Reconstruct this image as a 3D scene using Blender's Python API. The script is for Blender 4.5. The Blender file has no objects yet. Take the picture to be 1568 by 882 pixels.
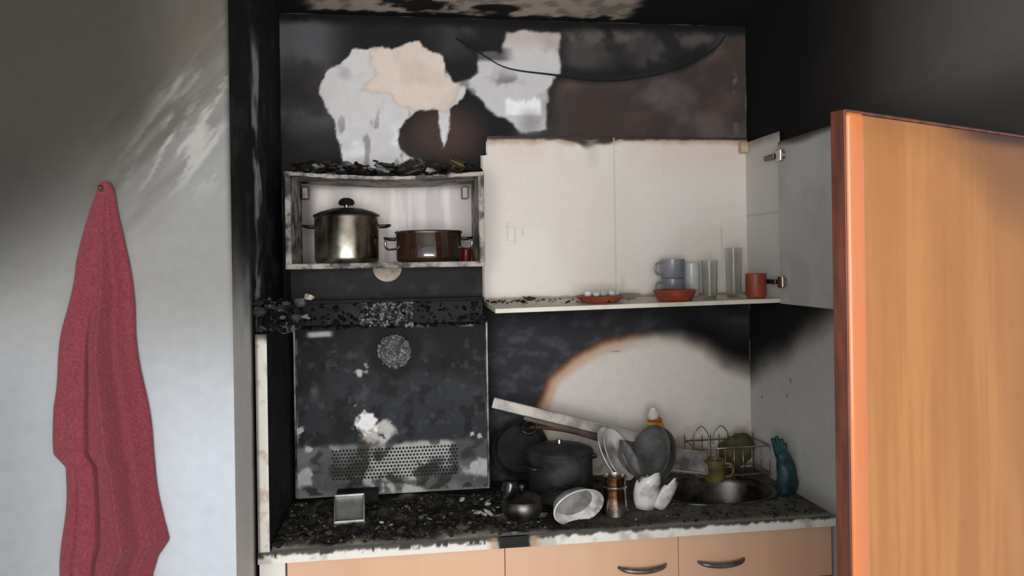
import bpy, math, random
import numpy as np
from mathutils import Vector, Matrix, Euler
random.seed(7)
sc=bpy.context.scene
COL=bpy.context.collection
sc.view_settings.view_transform='Standard'
sc.view_settings.look='None'

# ---------------------------------------------------------------- helpers
def lin(c):
    out=[]
    for v in c[:3]:
        v/=255.0
        out.append(v/12.92 if v<=.04045 else ((v+.055)/1.055)**2.4)
    return tuple(out)+(1.0,)
def linarr(a):
    a=np.clip(a,0,255)/255.0
    return np.where(a<=.04045,a/12.92,((a+.055)/1.055)**2.4)
_rng=np.random.RandomState(11)
_T=_rng.rand(256,256)
def vn(x,y):
    xi=np.floor(x).astype(int); yi=np.floor(y).astype(int)
    fx=x-xi; fy=y-yi
    fx=fx*fx*(3-2*fx); fy=fy*fy*(3-2*fy)
    g=lambda i,j:_T[i&255,j&255]
    return (g(xi,yi)*(1-fx)+g(xi+1,yi)*fx)*(1-fy)+(g(xi,yi+1)*(1-fx)+g(xi+1,yi+1)*fx)*fy
def fbm(x,y,f=1.0,o=4,seed=0):
    s=0;a=.5;t=0
    for i in range(o):
        s=s+a*vn(x*f+17.3*i+seed*31.7,y*f+5.1*i+seed*13.9); t+=a
        a*=.5;f*=2.03
    return s/t
def ss(e0,e1,x):
    t=np.clip((x-e0)/(e1-e0),0,1)
    return t*t*(3-2*t)
def sdpoly(x,y,P):
    P=np.array(P,float); n=len(P)
    d=np.full(x.shape,1e9); inside=np.zeros(x.shape,bool)
    for i in range(n):
        ax,ay=P[i]; bx,by=P[(i+1)%n]
        ex,ey=bx-ax,by-ay
        t=np.clip(((x-ax)*ex+(y-ay)*ey)/(ex*ex+ey*ey+1e-12),0,1)
        d=np.minimum(d,(x-ax-t*ex)**2+(y-ay-t*ey)**2)
        c=((ay>y)!=(by>y))&(x<(bx-ax)*(y-ay)/((by-ay) if by!=ay else 1e-9)+ax)
        inside^=c
    d=np.sqrt(d)
    return np.where(inside,-d,d)
def fill(x,c): return np.zeros(x.shape+(3,))+np.array(c,float)
def mix(C,c,m):
    m=np.clip(m,0,1)[...,None]
    return C*(1-m)+np.array(c,float)*m

def grp(name,loc=(0,0,0)):
    e=bpy.data.objects.new(name,None); e.empty_display_size=.05
    e.location=loc; COL.objects.link(e); return e
def link(ob,parent=None):
    COL.objects.link(ob)
    if parent is not None:
        ob.parent=parent
        ob.matrix_parent_inverse=Matrix.Translation(parent.location).inverted()
    return ob
def meshob(name,V,F,mat=None,parent=None,smooth=False,cols=None):
    me=bpy.data.meshes.new(name)
    me.from_pydata([tuple(v) for v in V],[],[tuple(f) for f in F])
    if cols is not None:
        at=me.color_attributes.new('Col','FLOAT_COLOR','POINT')
        c=np.ones((len(V),4)); c[:,:3]=linarr(np.array(cols,float))
        at.data.foreach_set('color',c.ravel())
    if mat: me.materials.append(mat)
    if smooth: me.polygons.foreach_set('use_smooth',[True]*len(me.polygons))
    me.update()
    ob=bpy.data.objects.new(name,me)
    return link(ob,parent)
def painted(name,O,U,V,w,h,res,colfn,mat,parent=None,disp=None,mask=None,edge=None):
    O=np.array(O,float);U=np.array(U,float);V=np.array(V,float);N=np.cross(U,V)
    nu=max(2,int(w/res)+1);nv=max(2,int(h/res)+1)
    u=np.linspace(0,w,nu);v=np.linspace(0,h,nv)
    uu,vv=np.meshgrid(u,v,indexing='ij')
    if edge is not None: uu,vv=edge(uu,vv)
    P=O+uu[...,None]*U+vv[...,None]*V
    a=P@np.abs(U) ; b=P@np.abs(V)
    C=colfn(a,b)
    if disp is not None: P=P+N*disp(a,b)[...,None]
    idx=np.arange(nu*nv).reshape(nu,nv)
    F=np.stack([idx[:-1,:-1],idx[1:,:-1],idx[1:,1:],idx[:-1,1:]],-1)
    if mask is not None:
        k=mask((a[:-1,:-1]+a[1:,1:])/2,(b[:-1,:-1]+b[1:,1:])/2)
        F=F[k]
    F=F.reshape(-1,4)
    me=bpy.data.meshes.new(name)
    me.vertices.add(nu*nv); me.vertices.foreach_set('co',P.reshape(-1,3).ravel())
    me.loops.add(len(F)*4); me.loops.foreach_set('vertex_index',F.ravel())
    me.polygons.add(len(F)); me.polygons.foreach_set('loop_start',np.arange(len(F))*4)
    me.polygons.foreach_set('loop_total',np.full(len(F),4))
    me.update(calc_edges=True)
    me.polygons.foreach_set('use_smooth',np.ones(len(F),bool))
    at=me.color_attributes.new('Col','FLOAT_COLOR','POINT')
    c=np.ones((nu*nv,4)); c[:,:3]=linarr(C.reshape(-1,3))
    at.data.foreach_set('color',c.ravel())
    me.materials.append(mat); me.update()
    ob=bpy.data.objects.new(name,me)
    return link(ob,parent)
def box(name,x0,x1,y0,y1,z0,z1,mat,parent=None,bev=.002,rot=None,piv=None):
    V=[(x,y,z) for x in (x0,x1) for y in (y0,y1) for z in (z0,z1)]
    F=[(0,1,3,2),(4,6,7,5),(0,4,5,1),(2,3,7,6),(0,2,6,4),(1,5,7,3)]
    if rot is not None:
        c=Vector(piv) if piv else Vector(((x0+x1)/2,(y0+y1)/2,(z0+z1)/2))
        R=Euler(rot).to_matrix()
        V=[tuple(R@(Vector(v)-c)+c) for v in V]
    ob=meshob(name,V,F,mat,parent)
    if bev:
        m=ob.modifiers.new('b','BEVEL');m.width=bev;m.segments=2;m.limit_method='ANGLE'
    return ob
def lathe(name,prof,mat,parent=None,loc=(0,0,0),rot=(0,0,0),seg=40,sx=1,sy=1,wob=0):
    V=[];F=[]
    R=rot.to_matrix() if hasattr(rot,'to_matrix') else Euler(rot).to_matrix()
    n=len(prof)
    for i in range(seg):
        a=2*math.pi*i/seg
        w=1+wob*math.sin(3*a+1)+wob*.6*math.sin(5*a)
        for r,z in prof:
            p=R@Vector((r*math.cos(a)*sx*w,r*math.sin(a)*sy*w,z))
            V.append((p.x+loc[0],p.y+loc[1],p.z+loc[2]))
    for i in range(seg):
        j=(i+1)%seg
        for k in range(n-1):
            F.append((i*n+k,j*n+k,j*n+k+1,i*n+k+1))
    ob=meshob(name,V,F,mat,parent,smooth=True)
    m=ob.modifiers.new('e','EDGE_SPLIT');m.split_angle=math.radians(50)
    return ob
def tube(name,pts,r,mat,parent=None,seg=10,cyc=False,flat=1.0,smooth_n=0):
    pts=[Vector(p) for p in pts]
    if smooth_n:
        q=[]
        n=len(pts)
        rng=range(n if cyc else n-1)
        for i in rng:
            p0=pts[(i-1)%n] if (cyc or i>0) else pts[i]
            p1=pts[i];p2=pts[(i+1)%n]
            p3=pts[(i+2)%n] if (cyc or i+2<n) else pts[(i+1)%n]
            for s in range(smooth_n):
                t=s/smooth_n
                q.append(.5*((2*p1)+(-p0+p2)*t+(2*p0-5*p1+4*p2-p3)*t*t+(-p0+3*p1-3*p2+p3)*t**3))
        if not cyc:q.append(pts[-1])
        pts=q
    n=len(pts);V=[];F=[]
    rr=r if hasattr(r,'__len__') else None
    for i,p in enumerate(pts):
        if cyc: d=pts[(i+1)%n]-pts[i-1]
        else: d=pts[min(i+1,n-1)]-pts[max(i-1,0)]
        d.normalize()
        up=Vector((0,0,1)) if abs(d.z)<.9 else Vector((0,1,0))
        a=d.cross(up).normalized();b=a.cross(d)
        if rr is not None:
            t=i/(n-1)*(len(rr)-1);k=min(int(t),len(rr)-2);R=rr[k]*(1-(t-k))+rr[k+1]*(t-k)
        else:R=r
        for s in range(seg):
            an=2*math.pi*s/seg
            V.append(p+a*math.cos(an)*R+b*math.sin(an)*R*flat)
    for i in range(n if cyc else n-1):
        j=(i+1)%n
        for s in range(seg):
            t=(s+1)%seg
            F.append((i*seg+s,i*seg+t,j*seg+t,j*seg+s))
    if not cyc:
        F.append(tuple(range(seg-1,-1,-1)));F.append(tuple((n-1)*seg+s for s in range(seg)))
    return meshob(name,V,F,mat,parent,smooth=True)
ph=(1+5**.5)/2
ICO=np.array([(-1,ph,0),(1,ph,0),(-1,-ph,0),(1,-ph,0),(0,-1,ph),(0,1,ph),(0,-1,-ph),(0,1,-ph),(ph,0,-1),(ph,0,1),(-ph,0,-1),(-ph,0,1)])/1.9
ICOF=[(0,11,5),(0,5,1),(0,1,7),(0,7,10),(0,10,11),(1,5,9),(5,11,4),(11,10,2),(10,7,6),(7,1,8),(3,9,4),(3,4,2),(3,2,6),(3,6,8),(3,8,9),(4,9,5),(2,4,11),(6,2,10),(8,6,7),(9,8,1)]
def chunks(name,n,samp,smin,smax,pal,mat,parent=None,flat=.4,seed=1,pw=3):
    r=np.random.RandomState(seed);V=[];F=[];C=[]
    for i in range(n):
        p=np.array(samp(r));s=smin+(smax-smin)*r.rand()**pw
        v=ICO*(1+.7*(r.rand(12,1)-.5))*np.array([s*(.6+.9*r.rand()),s*(.6+.9*r.rand()),s*flat*(.5+r.rand())])
        R=np.array(Euler((r.randn()*.3,r.randn()*.3,r.rand()*6.3)).to_matrix())
        v=v@R.T+p
        b=len(V);V.extend(v.tolist());F.extend([(a+b,c+b,d+b) for a,c,d in ICOF])
        c=np.array(pal[r.randint(len(pal))],float)
        for k in range(12):C.append(np.clip(c*(.8+.35*r.rand()),0,255))
    return meshob(name,V,F,mat,parent,cols=C)

# ---------------------------------------------------------------- materials
def newmat(name):
    m=bpy.data.materials.new(name);m.use_nodes=True
    nt=m.node_tree;b=nt.nodes['Principled BSDF'];return m,nt,b
def mat_paint(name,rough=.8,nscale=90,nstr=.25,bump=.15,bscale=120,spec=.3):
    m,nt,b=newmat(name)
    at=nt.nodes.new('ShaderNodeAttribute');at.attribute_name='Col'
    tc=nt.nodes.new('ShaderNodeTexCoord')
    n=nt.nodes.new('ShaderNodeTexNoise');n.inputs['Scale'].default_value=nscale;n.inputs['Detail'].default_value=6
    mr=nt.nodes.new('ShaderNodeMapRange');mr.inputs[1].default_value=.25;mr.inputs[2].default_value=.75
    mr.inputs[3].default_value=1-nstr;mr.inputs[4].default_value=1+nstr
    mx=nt.nodes.new('ShaderNodeVectorMath');mx.operation='SCALE'
    nt.links.new(tc.outputs['Object'],n.inputs['Vector']);nt.links.new(n.outputs[0],mr.inputs[0])
    nt.links.new(at.outputs['Color'],mx.inputs[0]);nt.links.new(mr.outputs[0],mx.inputs['Scale'])
    nt.links.new(mx.outputs[0],b.inputs['Base Color'])
    if bump:
        n2=nt.nodes.new('ShaderNodeTexNoise');n2.inputs['Scale'].default_value=bscale;n2.inputs['Detail'].default_value=5
        nt.links.new(tc.outputs['Object'],n2.inputs['Vector'])
        bp=nt.nodes.new('ShaderNodeBump');bp.inputs['Strength'].default_value=bump;bp.inputs['Distance'].default_value=.005
        nt.links.new(n2.outputs[0],bp.inputs['Height']);nt.links.new(bp.outputs[0],b.inputs['Normal'])
    b.inputs['Roughness'].default_value=rough;b.inputs['Specular IOR Level'].default_value=spec
    return m
def mat_mix(name,c1,c2,scale=8,lo=.45,hi=.6,rough=.5,r2=None,metal=0,bump=.1,stretch=(1,1,1),spec=.5,detail=8,trans=0,sheen=0,coat=0):
    m,nt,b=newmat(name)
    tc=nt.nodes.new('ShaderNodeTexCoord');mp=nt.nodes.new('ShaderNodeMapping');mp.inputs['Scale'].default_value=stretch
    n=nt.nodes.new('ShaderNodeTexNoise');n.inputs['Scale'].default_value=scale;n.inputs['Detail'].default_value=detail;n.inputs['Roughness'].default_value=.62
    cr=nt.nodes.new('ShaderNodeValToRGB')
    cr.color_ramp.elements[0].position=lo;cr.color_ramp.elements[0].color=lin(c1)
    cr.color_ramp.elements[1].position=hi;cr.color_ramp.elements[1].color=lin(c2)
    nt.links.new(tc.outputs['Object'],mp.inputs[0]);nt.links.new(mp.outputs[0],n.inputs['Vector'])
    nt.links.new(n.outputs[0],cr.inputs[0]);nt.links.new(cr.outputs[0],b.inputs['Base Color'])
    if r2 is not None:
        mr=nt.nodes.new('ShaderNodeMapRange');mr.inputs[1].default_value=lo;mr.inputs[2].default_value=hi
        mr.inputs[3].default_value=rough;mr.inputs[4].default_value=r2
        nt.links.new(n.outputs[0],mr.inputs[0]);nt.links.new(mr.outputs[0],b.inputs['Roughness'])
    else:b.inputs['Roughness'].default_value=rough
    b.inputs['Metallic'].default_value=metal;b.inputs['Specular IOR Level'].default_value=spec
    b.inputs['Transmission Weight'].default_value=trans
    b.inputs['Sheen Weight'].default_value=sheen;b.inputs['Coat Weight'].default_value=coat
    if bump:
        bp=nt.nodes.new('ShaderNodeBump');bp.inputs['Strength'].default_value=bump;bp.inputs['Distance'].default_value=.004
        nt.links.new(n.outputs[0],bp.inputs['Height']);nt.links.new(bp.outputs[0],b.inputs['Normal'])
    return m
M_wall=mat_paint('sooted_plaster',.88,30,.05,.03,90,.15)
M_board=mat_paint('sooted_melamine',.5,80,.03,0,60,.3)
M_doorface=mat_paint('beech_door_face',.55,40,.03,0,60,.2)
M_crust=mat_paint('charred_crust',.9,150,.3,.4,180,.1)
M_metalp=mat_paint('burnt_sheet_metal',.65,90,.12,.06,60,.18)
M_debris=mat_paint('ash_debris',.95,200,.3,.2,250,.08)
M_white=mat_mix('stained_white_melamine',(150,144,136),(222,218,212),9,.3,.42,.45,bump=.0)
M_whiteb=mat_mix('burnt_white_board',(46,42,40),(166,158,150),14,.42,.56,.6,bump=.2)
M_black=mat_mix('char_black',(18,18,19),(40,40,42),14,.35,.7,.8,bump=.3,spec=.2)
M_beech=mat_mix('beech_laminate',(208,164,134),(220,180,150),3,.3,.7,.45,bump=0,stretch=(1,1,.25))
M_doore=mat_mix('door_edge_highlight_wood',(176,98,48),(192,110,58),6,.3,.7,.34,bump=0,stretch=(4,4,.2),coat=.2)  # brighter wood tone paints in the highlight on the rounded door edge
M_doord=mat_mix('door_shade_and_scorch',(58,28,20),(108,56,40),7,.35,.65,.5,bump=.2,stretch=(4,4,.5))  # dark brown: painted shade on the free edge, scorch on the top
M_steel=mat_mix('stained_steel',(132,124,108),(206,200,188),7,.3,.6,.16,.3,1,.02)
M_steeld=mat_mix('sooty_steel',(44,42,40),(130,128,124),9,.35,.65,.3,.5,1,.05)
M_steelb=mat_mix('fire_browned_steel',(120,82,52),(196,190,180),9,.40,.54,.2,.3,1,.02)
M_brownpot=mat_mix('brown_enamel',(38,24,20),(66,40,30),6,.4,.6,.12,bump=0,spec=.8,coat=1)
M_potdark=mat_mix('sooty_pot',(40,39,40),(72,70,70),8,.4,.65,.42,.6,0,.05,spec=.5)
M_panchar=mat_mix('charred_pan',(18,18,19),(38,38,40),8,.4,.65,.75,bump=.05,spec=.2)
M_plastic=mat_mix('black_bakelite',(16,16,16),(36,34,32),20,.4,.6,.35,bump=0)
M_porc=mat_mix('sooty_porcelain',(122,119,116),(218,216,213),10,.34,.50,.35,bump=0)
M_porc2=mat_mix('greyed_porcelain',(84,82,80),(158,156,154),9,.40,.62,.4,bump=0)
M_greymug=mat_mix('grey_glazed_mug',(118,120,128),(142,144,152),8,.4,.6,.3,bump=0)
M_terra=mat_mix('terracotta',(112,48,28),(164,78,48),12,.35,.65,.45,bump=.02)
M_glass,nt,b=newmat('smoked_glass');b.inputs['Base Color'].default_value=lin((235,238,236));b.inputs['Transmission Weight'].default_value=1;b.inputs['Roughness'].default_value=.12;b.inputs['IOR'].default_value=1.25
nz=nt.nodes.new('ShaderNodeTexNoise');nz.inputs['Scale'].default_value=20;mr=nt.nodes.new('ShaderNodeMapRange');mr.inputs[3].default_value=.05;mr.inputs[4].default_value=.35
nt.links.new(nz.outputs[0],mr.inputs[0]);nt.links.new(mr.outputs[0],b.inputs['Roughness'])
M_greyplate=mat_mix('smoked_plate',(60,62,62),(104,106,104),10,.35,.6,.25,bump=0)
M_yellow=mat_mix('yellow_plastic',(170,120,24),(222,180,50),14,.3,.6,.4,bump=.05)
M_dullyel=mat_mix('sooty_yellow_plastic',(60,54,30),(116,104,50),14,.3,.6,.5,bump=.05)
M_olive=mat_mix('olive_cloth',(54,50,32),(96,88,54),30,.3,.7,.9,bump=.4)
M_teal=mat_mix('teal_rubber',(14,36,42),(34,78,86),22,.3,.7,.5,bump=.2)
M_red=mat_mix('terry_towel',(108,46,54),(138,66,74),160,.3,.7,.95,bump=.6,sheen=.12,spec=.1)
M_ceram=mat_mix('grey_tiles',(140,132,124),(158,150,140),3,.3,.7,.5,bump=0)
M_white2=mat_mix('white_plaster',(190,190,186),(204,204,200),4,.3,.7,.8,bump=.0)
M_hole=mat_mix('vent_hole',(10,10,10),(22,22,22),30,.4,.6,.9,bump=0)

BX0,BX1=-.445,1.39; ZC=2.69; YF=-.868
# ---------------------------------------------------------------- back wall
A=[(-.309,2.427),(-.277,2.477),(-.216,2.501),(-.18,2.563),(-.131,2.551),(-.069,2.581),(-.032,2.556),(.017,2.581),(.066,2.6),(.102,2.563),(.152,2.539),(.165,2.489),(.189,2.439),(.251,2.439),(.243,2.402),(.214,2.358),(.18,2.34),(.168,2.19),(.158,2.19),(.14,2.333),(.066,2.336),(.017,2.303),(-.007,2.241),(-.002,2.19),(.047,2.147),(-.032,2.117),(-.093,2.105),(-.167,2.117),(-.216,2.142),(-.228,2.204),(-.248,2.278),(-.277,2.34),(-.307,2.39)]
A2=[(-.16,2.40),(-.10,2.47),(-.11,2.55),(0,2.62),(.11,2.6),(.2,2.53),(.21,2.44),(.22,2.37),(.17,2.33),(.05,2.335),(-.01,2.35),(-.03,2.39),(-.10,2.41)]
B_=[(.225,2.44),(.28,2.47),(.30,2.48),(.30,2.555),(.39,2.565),(.414,2.636),(.54,2.65),(.622,2.637),(.622,2.485),(.59,2.46),(.563,2.358),(.566,2.262),(.464,2.25),(.40,2.308),(.364,2.32),(.313,2.371),(.263,2.409)]
CR=[(.214,2.61),(.313,2.547),(.414,2.502),(.592,2.475),(.77,2.455),(.93,2.473),(1.117,2.515),(1.252,2.59),(1.30,2.65)]
ARC=[(.50,.8),(.495,1.07),(.516,1.174),(.56,1.27),(.65,1.36),(.76,1.415),(.88,1.445),(.98,1.452),(1.10,1.44),(1.20,1.40),(1.29,1.34),(1.39,1.30),(1.6,1.25),(1.6,.8)]
def back_col(x,z):
    n=fbm(x,z,5,5,1);n2=fbm(x,z,22,4,2);n3=fbm(x,z,70,3,3)
    C=fill(x,(62,60,60))
    C=mix(C,(38,37,38),ss(.42,.66,fbm(x,z,3.2,4,9)))
    C=mix(C,(96,96,100),ss(-.15,-.34,x)*ss(2.05,2.3,z)*ss(.3,.6,n)*.9)
    C=mix(C,(36,35,35),ss(-.18,-.24,x)*ss(2.32,2.2,z)*.6)
    cz=np.interp(x,[p[0] for p in CR],[p[1] for p in CR])
    below=ss(0,.03,cz-z+.01*(n2-.5))*ss(.58,.66,x)*ss(2.1,2.2,z)
    C=mix(C,(92,76,72),below*(.65+.35*ss(.35,.55,fbm(x,z,4,4,5))))
    C=mix(C,(62,54,52),below*ss(.48,.74,fbm(x,z,5,4,33))*.7)
    C=mix(C,(104,99,97),below*ss(.52,.78,fbm(x,z,6,4,14))*.6)
    C=mix(C,(84,66,62),ss(.16,.04,np.hypot((x-.16)/1.3,z-2.24))*.9)
    ab=ss(0,.04,z-cz)*ss(.6,.68,x)
    C=mix(C,(74,71,70),ab*ss(.3,.6,fbm(x,z,5,3,8)))
    C=mix(C,(42,41,41),ab*ss(.46,.62,fbm(x*1.6,z,6,4,18)))
    C=mix(C,(104,99,95),ab*ss(.06,.0,np.abs(z-2.63))*ss(.55,.66,fbm(x,z,7,4,37))*.6)
    C=mix(C,(32,31,32),ss(.045,.0,np.abs(z-cz-.02+.03*(n2-.5)))*ss(.2,.26,x)*ss(1.32,1.2,x)*.8)
    C=mix(C,(24,24,25),ss(.05,.01,ZC-z+.02*(n2-.5)))
    C=mix(C,(130,130,130),ss(.012,.004,np.abs(x-1.345+.02*(n-.5)))*ss(2.2,2.35,z)*ss(2.55,2.45,z)*ss(.4,.6,n2)*.8)
    w=(n2-.5)*.026+(n3-.5)*.008
    dA=sdpoly(x+.02*(n-.5),z,A)+w
    dA2=sdpoly(x,z,A2)+w*1.6
    mA=ss(.003,-.003,dA)
    ca=fill(x,(216,214,215))
    ca=mix(ca,(170,168,172),ss(.5,.7,fbm(x,z,8,3,20))*.7)
    ca=mix(ca,(232,234,238),ss(.4,.55,fbm(x,z,13,3,23))*ss(2.34,2.2,z))
    ca=mix(ca,(124,120,120),ss(.62,.70,fbm(x*2.2,z*.8,14,4,27))*ss(2.4,2.25,z)*.6)
    ca=mix(ca,(230,212,200),ss(.003,-.003,dA2))
    ca=mix(ca,(214,196,184),ss(.003,-.003,dA2)*ss(.45,.65,fbm(x,z,6,3,31))*.7)
    ca=mix(ca,(196,178,166),ss(.010,.0,np.abs(dA2))*.5)
    C=C*(1-mA[...,None])+ca*mA[...,None]
    C=mix(C,(240,238,236),ss(.004,.001,np.abs(dA))*.4)
    dB=sdpoly(x,z,B_)+w*.9
    mB=ss(.008,-.006,dB)
    cb=fill(x,(176,174,174))
    cb=mix(cb,(206,205,206),ss(.42,.62,fbm(x,z,8,4,40)))
    cb=mix(cb,(104,102,103),ss(.54,.68,fbm(x,z,11,4,42))*ss(2.50,2.44,z)*.7)
    cb=mix(cb,(190,170,162),ss(2.56,2.62,z)*.6)
    cb=mix(cb,(66,64,65),ss(2.59,2.57,z)*ss(2.52,2.54,z)*ss(.45,.38,x)*.8)
    tt=2.365+.06*(fbm(x*1.3,z*.1,42,2,46)-.35)
    teeth=ss(.395,.41,x)*ss(.55,.535,x)*ss(2.315,2.325,z)*ss(.008,-.008,z-tt)
    cb=mix(cb,(246,248,250),teeth)
    C=C*(1-mB[...,None])+cb*mB[...,None]
    C=mix(C,(140,138,138),ss(.07,.0,np.abs(x-.5))*ss(2.22,2.28,z)*ss(2.36,2.3,z)*.7)
    lo=ss(1.64,1.60,z)
    L=fill(x,(54,55,60));L=mix(L,(82,83,88),ss(.45,.75,fbm(x,z*1.5,24,5,50))*.7)
    L=mix(L,(26,26,27),ss(1.42,1.58,z+.05*(n-.5))*.7)
    L=mix(L,(28,28,28),ss(.40,.25,x))
    d=sdpoly(x,z,ARC)+(n-.5)*.05
    L=mix(L,(20,19,19),ss(.17,.04,d)*ss(.95,1.2,x))
    L=mix(L,(104,66,42),ss(.03,.0,d)*ss(1.05,.85,x))
    soft=.02+.04*ss(.9,1.3,x)
    inn=ss(soft,-soft,d)
    L2=fill(x,(220,214,208));
    L2=mix(L2,(206,150,104),ss(-.06,-.005,d)*ss(1.0,.7,x))
    L2=mix(L2,(190,176,160),ss(-.06,.0,d)*.7)
    L2=mix(L2,(176,150,120),ss(1.12,1.0,z)*ss(.45,.65,n2)*.5)
    L2=mix(L2,(120,110,100),ss(.0015,.0005,np.abs(z-1.385-.02*(x-.8)))*ss(.77,.79,x)*ss(.85,.84,x)*.7)
    L=L*(1-inn[...,None])+L2*inn[...,None]
    C=C*(1-lo[...,None])+L*lo[...,None]
    return C
def back_disp(x,z):
    d=sdpoly(x,z,A)
    return .002*(fbm(x,z,14,4,2)-.5)-.0025*ss(.004,-.004,np.minimum(d,sdpoly(x,z,B_)))
painted('wall_back',(BX0,0,0),(1,0,0),(0,0,1),BX1-BX0,ZC,.0055,back_col,M_wall,disp=back_disp)

# left wall (faces the room)
def left_col(x,z):
    n=fbm(x,z,2.0,3,70);st=fbm((x-z*.9)*1.0,(x*.9+z)*.16,34,3,71);st2=fbm((x-z*.7),(x*.7+z)*.12,60,3,73)
    bz=np.interp(x,[-1.2,-1.01,-.75,-.62,-.5,-.44],[1.72,1.78,1.93,2.04,2.18,2.26])
    t=ss(-.24,.24,bz-z+.18*(st-.5)*ss(-.9,-.6,x)*ss(1.7,1.9,z)+.05*(n-.5))
    C=fill(x,(64,62,57));C=mix(C,(52,51,48),ss(1.60,1.78,z)*ss(2.15,1.85,z)*ss(-.70,-1.0,x))
    C=mix(C,(94,89,81),ss(-.75,-.5,x)*ss(2.0,2.3,z)*.8)  # paler tone paints in the highlight along the wall corner
    C=mix(C,(136,136,134),t)
    C=mix(C,(160,163,167),ss(1.74,1.4,z))
    C=mix(C,(184,191,200),ss(1.62,1.2,z)*ss(-.80,-.54,x))
    C=mix(C,(134,137,142),ss(-.80,-1.05,x)*ss(1.7,1.4,z)*.7)
    C=mix(C,(172,171,166),ss(.48,.66,st2)*ss(.08,.5,t)*ss(1.90,2.02,z)*ss(-.78,-.58,x)*.7)
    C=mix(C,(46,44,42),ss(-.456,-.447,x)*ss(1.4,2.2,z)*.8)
    return C
painted('wall_left',(-2.4,YF,0),(1,0,0),(0,0,1),BX0+2.4,ZC,.008,left_col,M_wall)
def niche_col(y,z):
    n=fbm(y,z,6,5,80)
    C=fill(y,(24,24,25))
    b=ss(.07,.03,np.abs(y+.50+.12*(n-.5)+.03*(z-2)))*ss(2.5,2.4,z)*ss(1.25,1.5,z)
    C=mix(C,(160,162,166),b*ss(.3,.5,fbm(y,z,9,4,81)))
    low=ss(1.95,1.50,z+.2*(n-.5))*ss(-.58,-.66,y)
    C=mix(C,(214,214,214),low)
    C=mix(C,(62,62,64),ss(.5,.7,fbm(y,z,14,4,83))*(1-low)*.6)
    return C
painted('wall_niche_left',(BX0,YF,0),(0,1,0),(0,0,1),-YF,ZC,.008,niche_col,M_wall)
def right_col(y,z):
    n=fbm(y,z,4,5,90)
    C=fill(y,(26,25,25))
    C=mix(C,(96,94,90),ss(-.35,-1.35,y+.15*(n-.5)))
    C=mix(C,(36,36,36),ss(2.25,2.05,z)*ss(-.5,-.9,y)*.6)
    bz=1.30+(-y)*.44
    t=ss(-.07,.10,bz-z+.08*(n-.5))
    C=mix(C,(186,186,184),t);C=mix(C,(204,205,205),ss(.05,.35,bz-z)*.8)
    C=mix(C,(130,124,114),ss(.98,.9,z)*.5)
    for (a,b) in ((-.12,1.33),(-.33,1.30),(-.30,1.24),(-.10,1.20)):
        C=mix(C,(70,66,62),ss(.007,.003,np.hypot(y-a,z-b)))
    return C
painted('wall_right',(BX1,-1.46,0),(0,1,0),(0,0,1),1.46,ZC,.01,right_col,M_wall)
box('wall_right_rear',BX1,BX1+.1,-4.6,-2.30,0,ZC,M_white2,bev=0)
box('wall_right_lintel',BX1,BX1+.1,-2.30,-1.46,2.06,ZC,M_white2,bev=0)
box('wall_side',-2.5,-2.4,-4.6,YF,0,ZC,M_white2,bev=0)
box('floor',-2.5,1.5,-4.6,0,-.05,0,M_ceram,bev=0)
def ceil_col(x,y):
    n=fbm(x,y,8,5,100);n2=fbm(x,y,24,4,101)
    C=fill(x,(28,27,27))
    C=mix(C,(140,138,132),ss(-.9,-2.2,y))
    m=ss(-.36,-.30,x+.05*(n2-.5))*ss(.90,.84,x+.05*(n2-.5))*ss(-.045,-.06,y+.07*(n2-.5)+.05*(n-.5))*ss(-.36,-.32,y)
    m=m*ss(.36,.44,n)
    C=mix(C,(180,166,154),m);C=mix(C,(130,122,115),m*ss(.5,.6,n2)*.8)
    return C
painted('ceiling',(-2.4,0,ZC),(1,0,0),(0,-1,0),BX1+2.4,4.6,.014,ceil_col,M_wall)
tube('burnt_cable',[(p[0],-.010,p[1]+.004*math.sin(i*2.2)) for i,p in enumerate(CR)],[.003,.002,.004,.002,.003,.002],M_black,seg=6,smooth_n=6)

# ---------------------------------------------------------------- left wall unit
U=grp('open_wall_cabinet',(-.05,-.15,1.74))
def inner_col(x,z):
    C=fill(x,(216,208,205));n=fbm(x,z*.15,22,3,112)
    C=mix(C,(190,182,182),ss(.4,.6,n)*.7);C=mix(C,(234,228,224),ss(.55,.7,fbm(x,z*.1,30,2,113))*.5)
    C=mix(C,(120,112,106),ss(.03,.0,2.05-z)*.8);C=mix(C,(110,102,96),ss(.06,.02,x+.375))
    return C
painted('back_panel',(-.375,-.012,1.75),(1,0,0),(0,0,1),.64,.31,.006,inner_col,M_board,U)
box('side_left',-.392,-.372,-.3,-.005,1.735,2.06,M_whiteb,U,.003)
box('side_right',.262,.282,-.3,-.005,1.735,2.06,M_whiteb,U,.003)
box('bottom_board',-.392,.282,-.305,-.005,1.733,1.752,M_whiteb,U,.003)
nx=60;V=[];F=[]
for i in range(nx+1):
    x=-.392+.674*i/nx
    sag=-.016*math.sin(math.pi*i/nx)+.003*float(fbm(np.array(x),np.array(0.),14,3,5))
    er=.006*float(fbm(np.array(x),np.array(3.),40,3,6))
    for (y,z) in ((-.31,2.046+er),(-.31,2.064-er),(-.005,2.068),(-.005,2.05)):
        V.append((x,y,z+sag))
for i in range(nx):
    for k in range(4):
        F.append((i*4+k,i*4+(k+1)%4,i*4+4+(k+1)%4,i*4+4+k))
F.append((0,3,2,1));F.append(tuple(nx*4+k for k in range(4)))
meshob('top_board',V,F,M_whiteb,U)
for xx in (-.355,.235):
    box('hanger_bracket',xx-.012,xx+.012,-.06,-.014,1.99,2.035,M_steeld,U,.003)
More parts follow.
